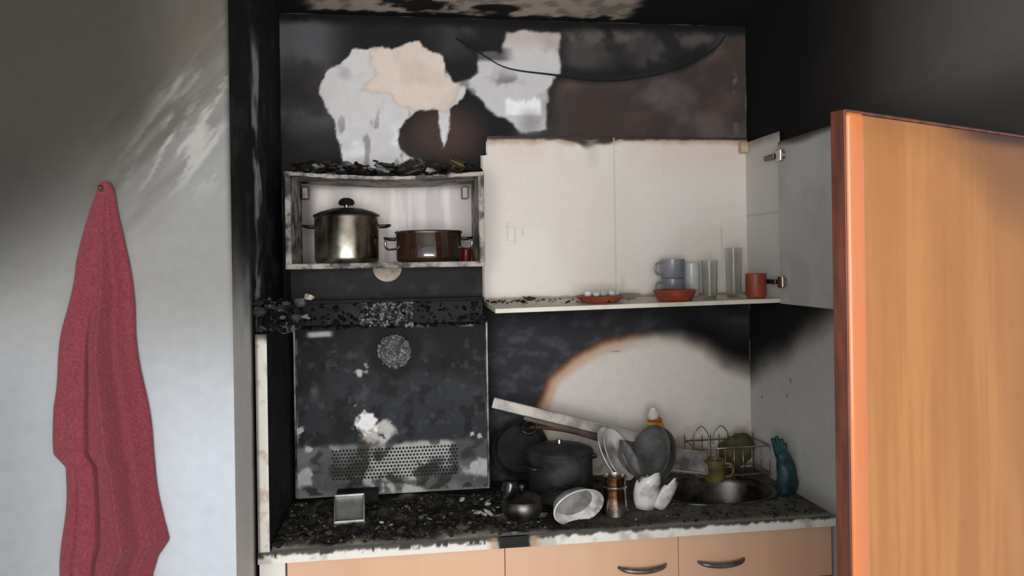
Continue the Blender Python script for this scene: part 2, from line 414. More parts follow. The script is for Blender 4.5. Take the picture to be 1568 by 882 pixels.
pal=[(24,24,24),(36,35,35),(54,52,50),(44,42,34),(96,86,58),(84,88,94),(30,28,26),(140,138,134),(60,52,40)]
chunks('roof_ash',600,lambda r:(-.38+.65*r.rand(),-.29+.27*r.rand(),2.056+.05*r.rand()**1.6),.004,.030,pal,M_debris,U,.35,3)

def lid(P,cx,cy,z,r,mat,knobmat,h=.025):
    lathe('lid',[(r+.003,z-.004),(r+.005,z),(r+.002,z+.004),(r*.85,z+h*.45),(r*.5,z+h*.85),(.0,z+h)],mat,P,(cx,cy,0))
    lathe('knob_stem',[(.010,z+h-.004),(.008,z+h+.012),(.0,z+h+.012)],M_steel,P,(cx,cy,0),seg=20)
def pot(name,cx,cy,z,r,h,mat,hm,handles=True,ha=0):
    P=grp(name,(cx,cy,z))
    lathe('body',[(0,z),(r*.93,z),(r*.98,z+.006),(r,z+.02),(r,z+h-.004),(r+.004,z+h),(r-.003,z+h),(r-.004,z+.01),(0,z+.008)],mat,P,(cx,cy,0),seg=56)
    if handles:
        for s in (-1,1):
            def q(a,b,zz):
                X=s*a;Y=b
                return (cx+X*math.cos(ha)-Y*math.sin(ha),cy+X*math.sin(ha)+Y*math.cos(ha),zz)
            zz=z+h*.78
            tube('handle',[q(r-.002,-.04,zz),q(r+.022,-.038,zz),q(r+.036,-.018,zz+.003),q(r+.036,.018,zz+.003),q(r+.022,.038,zz),q(r-.002,.04,zz)],.0065,hm,P,smooth_n=4,flat=.8)
    return P
P=pot('stock_pot',-.198,-.165,1.753,.113,.165,M_steel,M_plastic)
lid(P,-.198,-.165,1.920,.113,M_steeld,M_plastic,.03)
lathe('knob',[(.0,1.957),(.024,1.958),(.03,1.966),(.024,1.978),(.012,1.984),(0,1.985)],M_plastic,P,(-.198,-.165,0),seg=24)
P=pot('casserole_pot',.092,-.165,1.753,.118,.105,M_brownpot,M_plastic)
lathe('rim',[(.121,1.854),(.123,1.859),(.12,1.863),(.114,1.862),(.113,1.855)],M_steel,P,(.092,-.165,0))
for s in (-1,1):
    tube('handle_bracket',[(.092+s*.117,-.165,1.80),(.092+s*.150,-.185,1.80),(.092+s*.155,-.19,1.83)],.004,M_steel,P,smooth_n=4)
P=grp('red_tumbler',(.235,-.045,1.753))
lathe('cup',[(0,1.753),(.020,1.753),(.024,1.80),(.021,1.80),(.018,1.757),(0,1.757)],mat_mix('red_plastic',(110,20,20),(150,34,30),9,.4,.6,.3,bump=0),P,(.235,-.045,0))

# ---------------------------------------------------------------- right wall unit
U=grp('white_wall_cabinet',(.85,-.15,1.6))
def cab_col(x,z):
    n=fbm(x,z,14,4,120);n0=fbm(x,z,3,3,121)
    C=fill(x,(232,226,219));C=mix(C,(226,216,208),ss(.4,.7,n0)*.6)
    C=mix(C,(226,206,196),ss(2.0,2.2,z)*ss(.35,.6,fbm(x,z*.5,6,3,129))*.7)
    C=mix(C,(176,150,128),ss(.035,.005,2.232-z+.04*(n-.5))*.8)
    dk=.010+.045*np.exp(-((x-.72)/.04)**2)+.025*np.exp(-((x-.80)/.03)**2)+.012*ss(.5,.7,n)
    C=mix(C,(52,40,34),ss(dk,dk*.35,2.232-z+.02*(n-.5)))
    C=mix(C,(196,182,172),ss(.04,.0,np.abs(x-.74))*ss(2.08,2.2,z)*.5)
    C=mix(C,(150,140,130),ss(.0045,.001,np.abs(x-.83))*ss(2.24,2.1,z)*.3)
    C=mix(C,(206,198,190),ss(.004,.001,np.abs(x-.83))*.8)
    C=mix(C,(200,190,180),ss(.003,.001,np.abs(x-1.27))*ss(1.9,1.85,z)*ss(1.75,1.8,z))
    C=mix(C,(222,214,207),ss(.004,.001,np.abs(z-1.95))*.4)
    for (bx,bz_) in ((.43,1.865),(.40,1.85)):
        r=np.maximum(np.abs(x-bx)-.03,np.abs(z-bz_)-.035);r=np.abs(r)
        C=mix(C,(196,186,178),ss(.003,.001,r)*ss(.50,.60,n)*.7)
    C=mix(C,(150,130,110),ss(.012,.0,z-1.605+.02*(n-.5))*.8)
    C=mix(C,(140,130,122),ss(.008,.0,x-.303)*.7)
    C=mix(C,(206,196,186),ss(.02,.0,np.abs(x-.86+.03*(n-.5)))*ss(1.72,1.66,z)*.5)
    return C
def cab_edge(u,v):
    t=np.clip(v/.642,0,1)
    e=.012*(fbm(u,u*0,30,4,128)-.5)-.014*np.exp(-((u-.44)/.03)**2)-.02*np.exp(-((u-.0)/.02)**2)
    v=v+e*t**8
    u=u+(1-ss(0,.03,u))*(.022*(v>.57))
    return u,v
painted('back_panel',(.30,-.014,1.592),(1,0,0),(0,0,1),1.085,.642,.005,cab_col,M_board,U,edge=cab_edge)
def cside(y,z):
    C=fill(y,(206,204,200));n=fbm(y,z,9,4,130)
    C=mix(C,(160,150,140),ss(.04,.0,2.215-z+.03*(n-.5)))
    C=mix(C,(216,210,203),ss(-.1,-.02,y)*.6)
    C=mix(C,(176,168,160),ss(.004,.001,np.abs(z-1.92)));return C
painted('side_panel',(1.378,-.30,1.592),(0,1,0),(0,0,1),.29,.622,.006,cside,M_board,U)
V=[];F=[];n=30
for i in range(n+1):
    t=i/n;x=.30+1.078*t
    zf=1.584+.014*t; zb=1.602
    xf=x+.015*(1-t);th=.015
    V+= [(xf,-.30,zf-th),(xf,-.30,zf),(x,-.016,zb),(x,-.016,zb-th)]
for i in range(n):
    for k in range(4):F.append((i*4+k,i*4+(k+1)%4,i*4+4+(k+1)%4,i*4+4+k))
F.append((0,3,2,1));F.append(tuple(n*4+k for k in range(4)))
meshob('shelf',V,F,mat_mix('shelf_cream',(186,178,164),(226,220,206),6,.25,.5,.5,bump=0),U)
chunks('soot_flakes',140,lambda r:(.31+.5*r.rand()**1.6,-.285+.25*r.rand(),1.601),.002,.009,[(30,28,27),(56,50,46),(90,80,72)],M_debris,U,.3,5)
chunks('melted_drip',6,lambda r:(.44+.05*r.rand(),-.05-.02*r.rand(),1.607),.008,.016,[(60,56,50)],M_debris,U,.5,6)
def leafc(y,z):
    n=fbm(y,z,8,4,135)
    C=fill(y,(186,188,187));C=mix(C,(168,168,167),ss(.4,.7,n)*.6)
    C=mix(C,(70,64,58),ss(.03,.0,2.172-z+.03*(n-.5)));return C
painted('door_leaf',(1.368,-.69,1.58),(0,1,0),(0,0,1),.385,.592,.006,leafc,M_board,U)
box('door_leaf_core',1.369,1.384,-.69,-.305,1.58,2.172,M_whiteb,U,.001)
for z in (2.12,1.66):
    box('hinge_plate',1.352,1.366,-.35,-.315,z-.022,z+.022,M_steel,U,.003)
    box('hinge_arm',1.345,1.366,-.31,-.235,z-.009,z+.009,M_steeld,U,.003)
    lathe('hinge_cup',[(0,.012),(.016,.012),(.017,0)],M_steel,U,(1.368,-.345,z),(0,-math.pi/2,0),seg=20)
box('corner_block',1.345,1.376,-.05,-.018,2.17,2.215,mat_mix('plastic_cream',(170,140,100),(205,185,160),20,.4,.6,.5,bump=0),U,.004)

# ---- crockery on the shelf
def shz(x,y):
    t=(x-.3)/1.078;zf=1.584+.014*t
    return 1.602+(zf-1.602)*(-y/.3)
def mug(name,x,y,r,h,mat,side=-1,z=None,handle=True):
    z=shz(x,y)+.001 if z is None else z
    P=grp(name,(x,y,z))
    lathe('cup',[(0,z),(r*.85,z),(r,z+.012),(r,z+h),(r-.003,z+h+.001),(r-.005,z+h-.002),(r-.005,z+.012),(0,z+.008)],mat,P,(x,y,0))
    if handle:
        tube('handle',[(x+side*(r-.003),y-.01,z+h*.82),(x+side*(r+.02),y-.016,z+h*.78),(x+side*(r+.027),y-.018,z+h*.5),(x+side*(r+.02),y-.016,z+h*.25),(x+side*(r-.003),y-.01,z+h*.2)],.0055,mat,P,smooth_n=4)
    return P
mug('coffee_mug',1.03,-.105,.047,.073,M_greymug)
mug('coffee_mug',1.03,-.105,.047,.073,M_greymug,z=shz(1.03,-.105)+.076)
mug('milk_glass',1.118,-.075,.031,.13,mat_mix('frosted_white',(176,178,180),(205,205,204),9,.4,.6,.3,bump=0),handle=False)
def glass(name,x,y,r,h):
    z=shz(x,y)+.001;P=grp(name,(x,y,z))
    lathe('glass',[(0,z),(r*.85,z),(r*.9,z+.01),(r,z+h),(r-.002,z+h),(r*.9-.003,z+.014),(0,z+.012)],M_glass,P,(x,y,0))
glass('drinking_glass',1.13,-.225,.03,.145)
glass('drinking_glass',1.25,-.17,.031,.19)
P=mug('terracotta_mug',1.308,-.235,.038,.09,M_terra,handle=False)
def dish(name,x,y,r,h,mat):
    z=shz(x,y)+.001;P=grp(name,(x,y,z))
    lathe('dish',[(0,z),(r*.72,z),(r*.8,z+.004),(r,z+h),(r-.004,z+h+.002),(r*.76,z+.010),(0,z+.008)],mat,P,(x,y,0),seg=48)
    return P
P=dish('terracotta_saucer',.715,-.2,.09,.022,M_terra)
z0=shz(.715,-.2)
lathe('inner_ring',[(.05,z0+.012),(.06,z0+.022),(.07,z0+.012)],M_terra,P,(.715,-.2,0))
for k,(dx,dy) in enumerate([(-.045,.0),(-.015,-.01),(.015,0),(.045,-.01),(.07,.02)]):
    lathe('ceramic_cup_%d'%k,[(0,z0+.020),(.012,z0+.024),(.015,z0+.034),(.011,z0+.042),(0,z0+.044)],M_porc,P,(.715+dx,-.2+dy,0),seg=16)
P=grp('glass_saucer',(.845,-.11,1.6))
z0=shz(.845,-.13)+.001
lathe('saucer',[(0,z0),(.03,z0),(.050,z0+.022),(.047,z0+.023),(.028,z0+.005),(0,z0+.005)],M_glass,P,(.845,-.11,0))
P=dish('terracotta_bowl',.99,-.235,.08,.038,M_terra)

# ---------------------------------------------------------------- hood
U=grp('range_hood',(-.04,-.15,1.2))
def hood_col(x,z):
    n=fbm(x,z,5,4,140);n2=fbm(x,z,24,5,141);n3=fbm(x,z,70,3,142)
    C=fill(x,(42,44,48));C=mix(C,(25,26,28),ss(.38,.60,n));C=mix(C,(60,63,68),ss(.50,.75,fbm(x,z*.7,4,4,143))*.8)
    C=mix(C,(16,16,17),ss(.53,.66,n2)*.5)
    C=mix(C,(74,77,81),ss(.62,.74,fbm(x,z,40,4,147))*.5)
    C=mix(C,(14,14,15),ss(.12,.0,1.53-z+.06*(n2-.5))*.8)
    low=ss(1.11,1.09,z+.02*(n2-.5))
    C=mix(C,(108,110,109),low*(.5+.5*ss(.35,.5,n)))
    C=mix(C,(50,48,42),low*ss(.47,.58,n2)*.8)
    C=mix(C,(168,168,165),low*ss(.56,.68,fbm(x,z,12,4,149)))
    C=mix(C,(40,40,40),ss(.97,.955,z)*ss(.5,.6,n2)*.6)
    e=np.minimum(np.minimum(x+.387,.30-x),np.minimum(z-.917,1.53-z))
    C=mix(C,(110,110,108),ss(.010,.005,e)*ss(.45,.6,n2+.02))
    C=mix(C,(170,162,156),ss(.007,.003,.300-x)*ss(.35,.5,n2))
    C=mix(C,(186,189,194),ss(.016,.004,np.abs(z-1.502+.02*(n-.5)+.05*(x+.3)))*ss(.055,.03,np.abs(x+.30))*.9)
    C=mix(C,(160,158,154),ss(.02,.008,1.53-z)*ss(.46,.58,n2)*ss(.0,.1,x))
    d=np.hypot((x+.115)/1.35,(z-1.140)/.8)+.07*(n2-.5)
    C=mix(C,(190,186,184),ss(.058,.035,d)*ss(.25,.5,n3+.1))
    C=mix(C,(150,132,114),ss(.05,.02,np.hypot((x+.10)/1.5,(z-1.125)))*ss(.4,.6,n2)*.6)
    C=mix(C,(236,236,236),ss(.045,.025,np.hypot(x+.14,(z-1.175)*1.0)+.06*(n3-.5)))
    for (a,b,r) in ((-.16,1.36,.02),(-.14,1.385,.012),(-.375,1.16,.018),(-.345,1.09,.014),(.27,1.11,.015),(.24,1.12,.012),(-.18,1.24,.01),(.05,1.06,.02),(-.17,1.19,.012),(-.145,1.215,.008)):
        C=mix(C,(176,178,178),ss(r,r*.4,np.hypot(x-a,z-b)+r*2.2*(n3-.5)))
    C=mix(C,(88,90,92),ss(.05,.0,np.hypot((x+.32)/.5,z-1.30)+.04*(n2-.5))*.7)
    C=mix(C,(12,12,12),ss(.04,.0,np.abs(np.hypot(x+.037,z-1.432)-.075)+.04*(n2-.5))*.8)
    return C
painted('front_panel',(-.387,-.15,.917),(1,0,0),(0,0,1),.687,.613,.0035,hood_col,M_metalp,U,disp=lambda x,z:.004*(fbm(x,z,6,3,141)-.5)+.003*ss(1.42,1.5,z)*(fbm(x,z,30,3,145)-.3))
box('casing',-.387,.300,-.146,-.03,.917,1.532,M_black,U,.004)
box('rim_right',.294,.303,-.158,-.03,.925,1.53,M_steeld,U,.002)
box('rim_top',-.388,.303,-.158,-.03,1.525,1.535,M_black,U,.002)
box('rim_left',-.392,-.384,-.158,-.03,.92,1.53,M_steeld,U,.002)
V=[];F=[];
for j in range(9):
    for i in range(36):
        cx=-.260+i*.0125+(.006 if j%2 else 0);cz=.980+j*.0125
        if cx>.185:continue
        b=len(V)
        for k in range(8):
            a=k*math.pi/4;V.append((cx+.0042*math.cos(a),-.1545,cz+.0042*math.sin(a)))
        F.append(tuple(b+k for k in range(8)))
meshob('vent_holes',V,F,M_hole,U)
lathe('fan_boss',[(.062,0),(.060,.010),(.050,.022),(.03,.030),(0,.032)],M_potdark,U,(-.037,-.15,1.432),(math.pi/2,0,0))
def disc_samp(r):
    a=r.rand()*6.28;q=.058*r.rand()**.5
    return (-.037+q*math.cos(a),-.182+.3*q*q/.058*.9,1.432+q*math.sin(a))
pal2=[(84,85,87),(96,98,100),(112,114,116),(132,132,133),(70,70,70)]
chunks('boss_crust',620,disc_samp,.003,.007,pal2,M_debris,U,1,8,1)
chunks('switch_crust',520,lambda r:(-.15+.18*r.rand(),-.214-.004*r.rand(),1.53+.085*r.rand()),.003,.008,[(50,51,53),(70,72,74),(92,94,96),(130,130,130),(36,36,36)],M_debris,U,1,9,2)
def ledgesamp(r):
    x=-.39+.68*r.rand();k=r.rand()
    return (x,-.155-.06*k,1.525+.10*k*r.rand())
chunks('blistered_edge',700,ledgesamp,.003,.011,[(16,16,16),(24,24,25),(34,34,36),(20,20,20)],M_debris,U,.8,19,2)
def duct_col(x,z):
    n=fbm(x,z,9,4,155);C=fill(x,(28,29,31));C=mix(C,(16,16,17),ss(.4,.65,n))
    C=mix(C,(48,50,53),ss(.6,.78,fbm(x,z,25,4,156))*.6)
    C=mix(C,(12,12,12),ss(.012,.004,np.abs(z-1.625)));return C
painted('duct_cover',(-.39,-.20,1.535),(1,0,0),(0,0,1),.67,.197,.006,duct_col,M_metalp,U)
box('duct_core',-.39,.28,-.196,-.03,1.537,1.731,M_black,U,0)
box('ledge',-.39,.285,-.225,-.19,1.612,1.624,M_black,U,.003)
V=[(-.057,-.203,1.732)];F=[]
for k in range(25):
    a=math.pi+math.pi*k/24;V.append((-.057+.05*math.cos(a),-.203,1.732+.048*math.sin(a)))
for k in range(1,25):F.append((0,k,k+1))
meshob('cork_plug',V,F,mat_mix('scorched_beige',(120,108,98),(176,162,150),20,.35,.6,.8,bump=.1),U)
box('lower_bracket',-.245,-.10,-.20,-.15,.905,.945,M_black,U,.004)

# ---------------------------------------------------------------- left side board
U=grp('worktop_end_panel',(-.42,-.3,.9))
def strip(x,z):
    n=fbm(x,z,30,4,160);C=fill(x,(214,210,202));C=mix(C,(170,150,130),ss(.55,.68,n)*.6)
    C=mix(C,(60,50,46),ss(.03,.0,1.545-z+.03*(n-.5)));C=mix(C,(66,60,56),ss(.008,.003,x+.436)*.6);return C
painted('front_edge',(-.437,-.611,.90),(1,0,0),(0,0,1),.033,.645,.004,strip,M_board,U)
box('panel',-.437,-.404,-.61,-.01,.902,1.545,M_black,U,.001)
chunks('charred_foam',260,lambda r:(-.43+.11*r.rand()**1.3,-.6+.12*r.rand(),1.55+.09*r.rand()),.004,.018,[(18,18,18),(30,30,30),(54,54,55),(80,80,82)],M_debris,U,.9,12)
U2_=grp('plaster_lump',(-.335,-.215,1.63))
chunks('lump_a',5,lambda r:(-.335+.02*r.rand(),-.228,1.633+.012*r.rand()),.010,.016,[(206,194,182)],M_debris,U2_,.9,13)
chunks('lump_b',4,lambda r:(-.35+.02*r.rand(),-.222,1.56+.012*r.rand()),.008,.012,[(160,156,150)],M_debris,U2_,.9,14)

# ---------------------------------------------------------------- worktop and base cabinets
U=grp('kitchen_worktop',(.48,-.3,.88))
SX,SY,RX,RY=1.115,-.275,.222,.175
def sup(x,y,rx=RX,ry=RY): return (np.abs((x-SX)/rx)**2.6+np.abs((y-SY)/ry)**2.6)
def top_col(x,y):
    n=fbm(x,y,9,5,170);n2=fbm(x,y,40,4,171)
    C=fill(x,(50,48,44));C=mix(C,(72,68,54),ss(.45,.68,n)*.7);C=mix(C,(32,31,30),ss(.45,.60,n2)*.7)
    r=ss(.45,1.0,x+.25*(n-.5))
    C=mix(C,(118,116,111),r*.85);C=mix(C,(70,67,63),r*ss(.48,.62,n2)*.6)
    C=mix(C,(176,174,168),ss(-.565,-.605,y+.03*(n-.5))*.85)
    C=mix(C,(20,20,20),ss(.06,.03,np.abs(x-.325))*ss(-.4,-.55,y))
    return C
painted('top',(-.437,-.004,.90),(1,0,0),(0,-1,0),1.825,.616,.005,top_col,M_crust,U,mask=lambda x,y:sup(x,y,.205,.16)>1)
def front_col(x,z):
    n=fbm(x,z,12,4,175);n2=fbm(x,z*.4,60,3,176)
    C=fill(x,(222,220,214));C=mix(C,(160,152,142),ss(.55,.7,n)*.6)
    C=mix(C,(70,66,60),ss(.010,.002,.90-z+.02*(n2-.5)))
    C=mix(C,(50,46,42),ss(.55,.64,n2)*ss(.5,.2,x)*ss(.02,.01,.9-z))
    C=mix(C,(14,13,13),ss(.055,.042,np.abs(x-.325)+.01*(n2-.5)))
    C=mix(C,(160,130,96),ss(.09,.06,np.abs(x-.325))*ss(.05,.055,np.abs(x-.325))*.7)
    return C
painted('front_edge',(-.437,-.62,.868),(1,0,0),(0,0,1),1.825,.034,.004,front_col,M_board,U)
box('core',-.437,1.388,-.618,-.6,.868,.899,M_black,U,0)

U=grp('base_cabinet',(.48,-.3,.4))
box('carcass',-.43,1.385,-.575,-.01,.1,.70,M_white,U,0)
box('end_filler',-.437,-.362,-.60,-.02,.02,.866,M_white,U,.002)
box('plinth',-.43,1.385,-.54,-.5,.0,.1,M_white,U,0)
xs=[-.358,.298,.858,1.385]
for i in range(3):
    box('drawer_front_%d'%i,xs[i]+.001,xs[i+1]-.001,-.60,-.582,.70,.864,M_beech,U,.0015)
    box('door_front_%d'%i,xs[i]+.001,xs[i+1]-.001,-.60,-.582,.11,.696,M_beech,U,.0015)
M_hdl=mat_mix('brushed_handle',(92,88,84),(130,126,122),20,.4,.6,.35,metal=.6,bump=0)
for cx in (.737,1.0):
    pts=[(cx-.078,-.60,.776),(cx-.06,-.616,.772),(cx-.02,-.624,.768),(cx+.02,-.624,.768),(cx+.06,-.616,.772),(cx+.078,-.60,.776)]
    tube('handle',pts,[.005,.009,.010,.009,.005],M_hdl,U,smooth_n=5,flat=.9)

# ---------------------------------------------------------------- sink
U=grp('kitchen_sink',(SX,SY,.9))
V=[];F=[];seg=64
lay=[(1.0,.9015),(1.0,.905),(.95,.9055),(.90,.902),(.86,.88),(.80,.80),(.72,.765),(.4,.757),(.08,.755)]
for s,z in lay:
    for k in range(seg):
        a=2*math.pi*k/seg;c,sn=math.cos(a),math.sin(a)
        q=(abs(c)**2.6+abs(sn)**2.6)**(-1/2.6)
        V.append((SX+RX*s*c*q,SY+RY*s*sn*q,z))
for i in range(len(lay)-1):
    for k in range(seg):
        F.append((i*seg+k,i*seg+(k+1)%seg,(i+1)*seg+(k+1)%seg,(i+1)*seg+k))
F.append(tuple((len(lay)-1)*seg+k for k in range(seg)))
meshob('basin',V,F,M_steeld,U,smooth=True)
lathe('drain',[(.0,.758),(.035,.758),(.042,.762),(.045,.757)],M_steel,U,(SX,SY,0))

# ---------------------------------------------------------------- debris on the worktop
U=grp('ash_debris',(0,-.35,.902))
gx,gy=np.meshgrid(np.linspace(-.40,.46,130),np.linspace(-.605,-.16,70),indexing='ij')
gz=.9005+np.maximum(0,.026*(fbm(gx,gy,9,4,300)-.42))*ss(-.605,-.56,gy)*ss(.46,.36,gx)*2.2+.004*fbm(gx,gy,60,3,301)*ss(-.605,-.58,gy)*ss(.46,.40,gx)
gc=fill(gx,(50,48,45));gc=mix(gc,(84,79,60),ss(.45,.65,fbm(gx,gy,12,4,302))*.7);gc=mix(gc,(30,29,28),ss(.45,.6,fbm(gx,gy,35,4,303))*.8);gc=mix(gc,(106,104,98),ss(.60,.72,fbm(gx,gy,28,4,304))*.6)
gc=mix(gc,(160,158,152),ss(-.575,-.603,gy+.03*(fbm(gx,gy,20,3,305)-.5))*.8)
ii=np.arange(gx.size).reshape(gx.shape)
meshob('ash_bed',np.stack([gx,gy,gz],-1).reshape(-1,3).tolist(),np.stack([ii[:-1,:-1],ii[1:,:-1],ii[1:,1:],ii[:-1,1:]],-1).reshape(-1,4).tolist(),M_crust,U,smooth=True,cols=gc.reshape(-1,3))
def gh(x,y):
    x=np.array(x);y=np.array(y)
    return float(.9005+max(0,.026*(fbm(x,y,9,4,300)-.42))*ss(-.605,-.56,y)*ss(.46,.36,x)*2.2)
pal3=[(38,37,35),(46,44,41),(58,56,48),(76,71,54),(62,60,57),(84,83,79),(40,39,38),(50,48,44),(32,31,30),(48,47,44),(116,114,110)]
def s1(r):
    x=-.39+.83*r.rand()**1.1;y=-.59+.42*r.rand()
    return (x,y,gh(x,y)+.003)
chunks('crumbs',2800,s1,.0015,.009,pal3,M_debris,U,.5,21,3)
chunks('charred_lumps',80,s1,.008,.024,[(38,37,36),(50,48,45),(66,62,52),(78,76,71)],M_debris,U,.5,24,2)
def s2(r):
    while True:
        x=.45+.9*r.rand();y=-.6+.55*r.rand()
        if sup(np.array(x),np.array(y))>1.1:return (x,y,.902)
chunks('fine_crumbs',800,s2,.0015,.007,pal3,M_debris,U,.45,22)
chunks('plaster_flakes',22,lambda r:(.17+.16*r.rand() if r.rand()<.6 else -.35+.7*r.rand(),-.5+.22*r.rand(),.922),.007,.018,[(170,170,166),(140,140,138),(190,190,188)],M_debris,U,.2,23)

# square tin
U=grp('square_steel_tin',(-.187,-.40,.9))
R=(-.55,0,.04)
c=(-.187,-.395,.945)
for (a,b,cz,d) in ((-.05,-.044,-.045,.045),(.044,.05,-.045,.045)):
    box('wall_side',c[0]+a,c[0]+b,c[1]-.02,c[1]+.02,c[2]+cz,c[2]+d,M_steel,U,.002,R,c)
for (a,b) in ((-.045,-.039),(.039,.045)):
    box('wall_edge',c[0]-.05,c[0]+.05,c[1]-.02,c[1]+.02,c[2]+a,c[2]+b,M_porc,U,.002,R,c)
box('base',c[0]-.046,c[0]+.046,c[1]+.012,c[1]+.02,c[2]-.042,c[2]+.042,M_greyplate,U,.002,R,c)

# ---------------------------------------------------------------- fallen rail
U=grp('fallen_metal_rail',(.6,-.2,1.17))
p0=Vector((.310,-.235,1.240));p1=Vector((.90,-.20,1.072))
d=(p1-p0);L=d.length;ang=math.atan2(-(p1.z-p0.z),p1.x-p0.x)
mid=(p0+p1)/2
M_rail=mat_mix('heat_stained_rail',(128,120,112),(184,177,170),10,.35,.6,.4,metal=.2,bump=.0)
M_rbr=mat_mix('scorched_rail_flange',(44,30,26),(96,68,58),10,.35,.65,.5,bump=.1)
box('web',mid.x-L/2,mid.x+L/2,mid.y-.004,mid.y+.004,mid.z-.016,mid.z+.022,M_rail,U,.002,(0,ang,0),tuple(mid))
box('lip_top',mid.x-L/2,mid.x+L/2,mid.y-.018,mid.y+.004,mid.z+.020,mid.z+.024,M_rail,U,.001,(0,ang,0),tuple(mid))
box('flange',mid.x-L/2+.12,mid.x+L/2-.02,mid.y-.024,mid.y+.004,mid.z-.028,mid.z-.014,M_rbr,U,.002,(0,ang,0),tuple(mid))
box('end_block',.872,.915,-.225,-.185,1.045,1.10,M_steeld,U,.004,(0,.15,0))
lathe('end_screw',[(0,.006),(.01,.006),(.012,0)],M_steel,U,(.895,-.226,1.075),(math.pi/2,0,0),seg=16)

# ---------------------------------------------------------------- heap of kitchenware
P=pot('cooking_pot',.545,-.25,.902,.118,.165,M_potdark,M_plastic,ha=.5)
lid(P,.545,-.25,1.07,.117,M_potdark,M_plastic,.025)
P=grp('frying_pan',(.42,-.08,1.06))
lathe('pan',[(0,0),(.085,0),(.105,.03),(.108,.031),(.088,-.003),(0,-.004)],M_panchar,P,(.425,-.085,1.04),(math.radians(80),0,0),seg=44)
tube('handle',[(.46,-.11,1.125),(.53,-.17,1.135),(.62,-.2,1.122),(.70,-.22,1.092)],[.010,.016,.019,.010],M_rbr,P,smooth_n=5,flat=.7)
tube('handle_loop',[(.43,-.12,1.12),(.445,-.13,1.15),(.475,-.14,1.15),(.48,-.14,1.12),(.455,-.13,1.105)],.007,M_plastic,P,cyc=True,smooth_n=4)
P=grp('small_saucepan',(.376,-.455,.902))
lathe('body',[(0,.902),(.05,.902),(.066,.925),(.068,.95),(.06,.965),(.062,.969),(.05,.978),(.03,.99),(0,.994)],M_steeld,P,(.376,-.455,0))
lathe('knob',[(.006,.992),(.006,1.0),(.013,1.004),(.012,1.013),(0,1.015)],M_plastic,P,(.376,-.455,0),seg=18)
tube('handle',[(.43,-.43,.955),(.49,-.39,.968),(.56,-.375,.972)],.008,M_plastic,P,smooth_n=4,flat=.6)
def qn(n,spin=0):
    return Vector(n).to_track_quat('Z','Y')
P=grp('white_bowl',(.53,-.50,.93))
lathe('bowl',[(0,-.035),(.035,-.035),(.060,-.018),(.078,.022),(.075,.024),(.057,-.012),(.033,-.027),(0,-.027)],M_porc,P,(.545,-.505,.955),qn((.30,-.80,-.22)),sx=1.25,sy=.8)
lathe('inside_grey',[(0,-.024),(.033,-.024),(.056,-.009)],M_porc2,P,(.545,-.505,.955),qn((.30,-.80,-.22)),sx=1.25,sy=.8)  # inner lining of the bowl, greyer than its outside
P=grp('chrome_beaker',(.687,-.47,.902))
lathe('cup',[(0,.902),(.042,.902),(.042,.91),(.038,.96),(.036,1.0),(.040,1.03),(.037,1.03),(.033,1.0),(.035,.96),(.038,.91),(0,.908)],M_steelb,P,(.687,-.47,0))
lathe('band',[(.039,.99),(.0415,.995),(.039,1.0)],M_steel,P,(.687,-.47,0))
def shard(name,c,r,a0,a1,h,seed,tilt,P):
    rs_=np.random.RandomState(seed);V=[];F=[];n=14;R=Euler(tilt).to_matrix()
    hs=[h*(.55+.45*math.sin(math.pi*(i+.5)/(n+1))+.22*(rs_.rand()-.5)) for i in range(n+1)]
    for i in range(n+1):
        a=a0+(a1-a0)*i/n
        for t in range(6):
            q=t/5;rr=r*(1+.35*math.sin(q*2.2));v=R@Vector((rr*math.cos(a),rr*math.sin(a),hs[i]*q))
            V.append((c[0]+v.x,c[1]+v.y,c[2]+v.z))
    for i in range(n):
        for k in range(5):F.append((i*6+k,(i+1)*6+k,(i+1)*6+k+1,i*6+k+1))
    ob=meshob(name,V,F,M_porc,P,smooth=True);m=ob.modifiers.new('s','SOLIDIFY');m.thickness=.004
P=grp('broken_porcelain_jug',(.807,-.43,.902))
shard('shard_a',(.800,-.425,.905),.036,3.4,6.6,.135,1,(.05,.10,0),P)
shard('shard_b',(.815,-.415,.905),.038,2.6,4.9,.10,2,(-.1,.30,.3),P)
shard('shard_c',(.838,-.430,.905),.032,4.0,6.4,.115,3,(.05,.45,.2),P)
lathe('base',[(0,.903),(.03,.903),(.036,.912),(.0,.909)],M_porc,P,(.805,-.425,0),seg=28)
def plate(name,c,r,nrm,mat,sc_=1):
    P=grp(name,c)
    lathe('plate',[(0,0),(r*.6,0),(r*.66,.004),(r,.022),(r,.025),(r*.64,.008),(r*.58,.005),(0,.005)],mat,P,c,qn(nrm),seg=48)
plate('white_plate',(.70,-.345,1.062),.098,(.74,-.48,.48),M_porc)
plate('white_plate',(.724,-.330,1.056),.094,(.70,-.52,.46),M_porc)
plate('white_plate',(.765,-.335,1.035),.075,(.75,-.35,.50),M_porc2)
plate('smoked_glass_plate',(.868,-.345,1.055),.105,(-.88,-.27,.38),M_greyplate)
plate('smoked_glass_plate',(.892,-.325,1.045),.102,(-.82,-.36,.36),M_greyplate)
P=grp('dish_soap_bottle',(.945,-.12,.902))
lathe('bottle',[(0,.902),(.034,.902),(.040,.915),(.040,1.09),(.036,1.115),(.024,1.135),(.018,1.14)],M_yellow,P,(.945,-.12,0),sy=.7)
lathe('cap',[(.022,1.138),(.024,1.16),(.014,1.168),(.010,1.182),(0,1.184)],M_porc,P,(.938,-.12,0),seg=20)
lathe('orange_collar',[(.028,1.128),(.03,1.136),(.022,1.141)],mat_mix('orange_plastic',(190,90,20),(220,120,40),9,.4,.6,.4,bump=0),P,(.945,-.12,0),seg=20)
P=grp('metal_tray',(1.02,-.25,1.0))
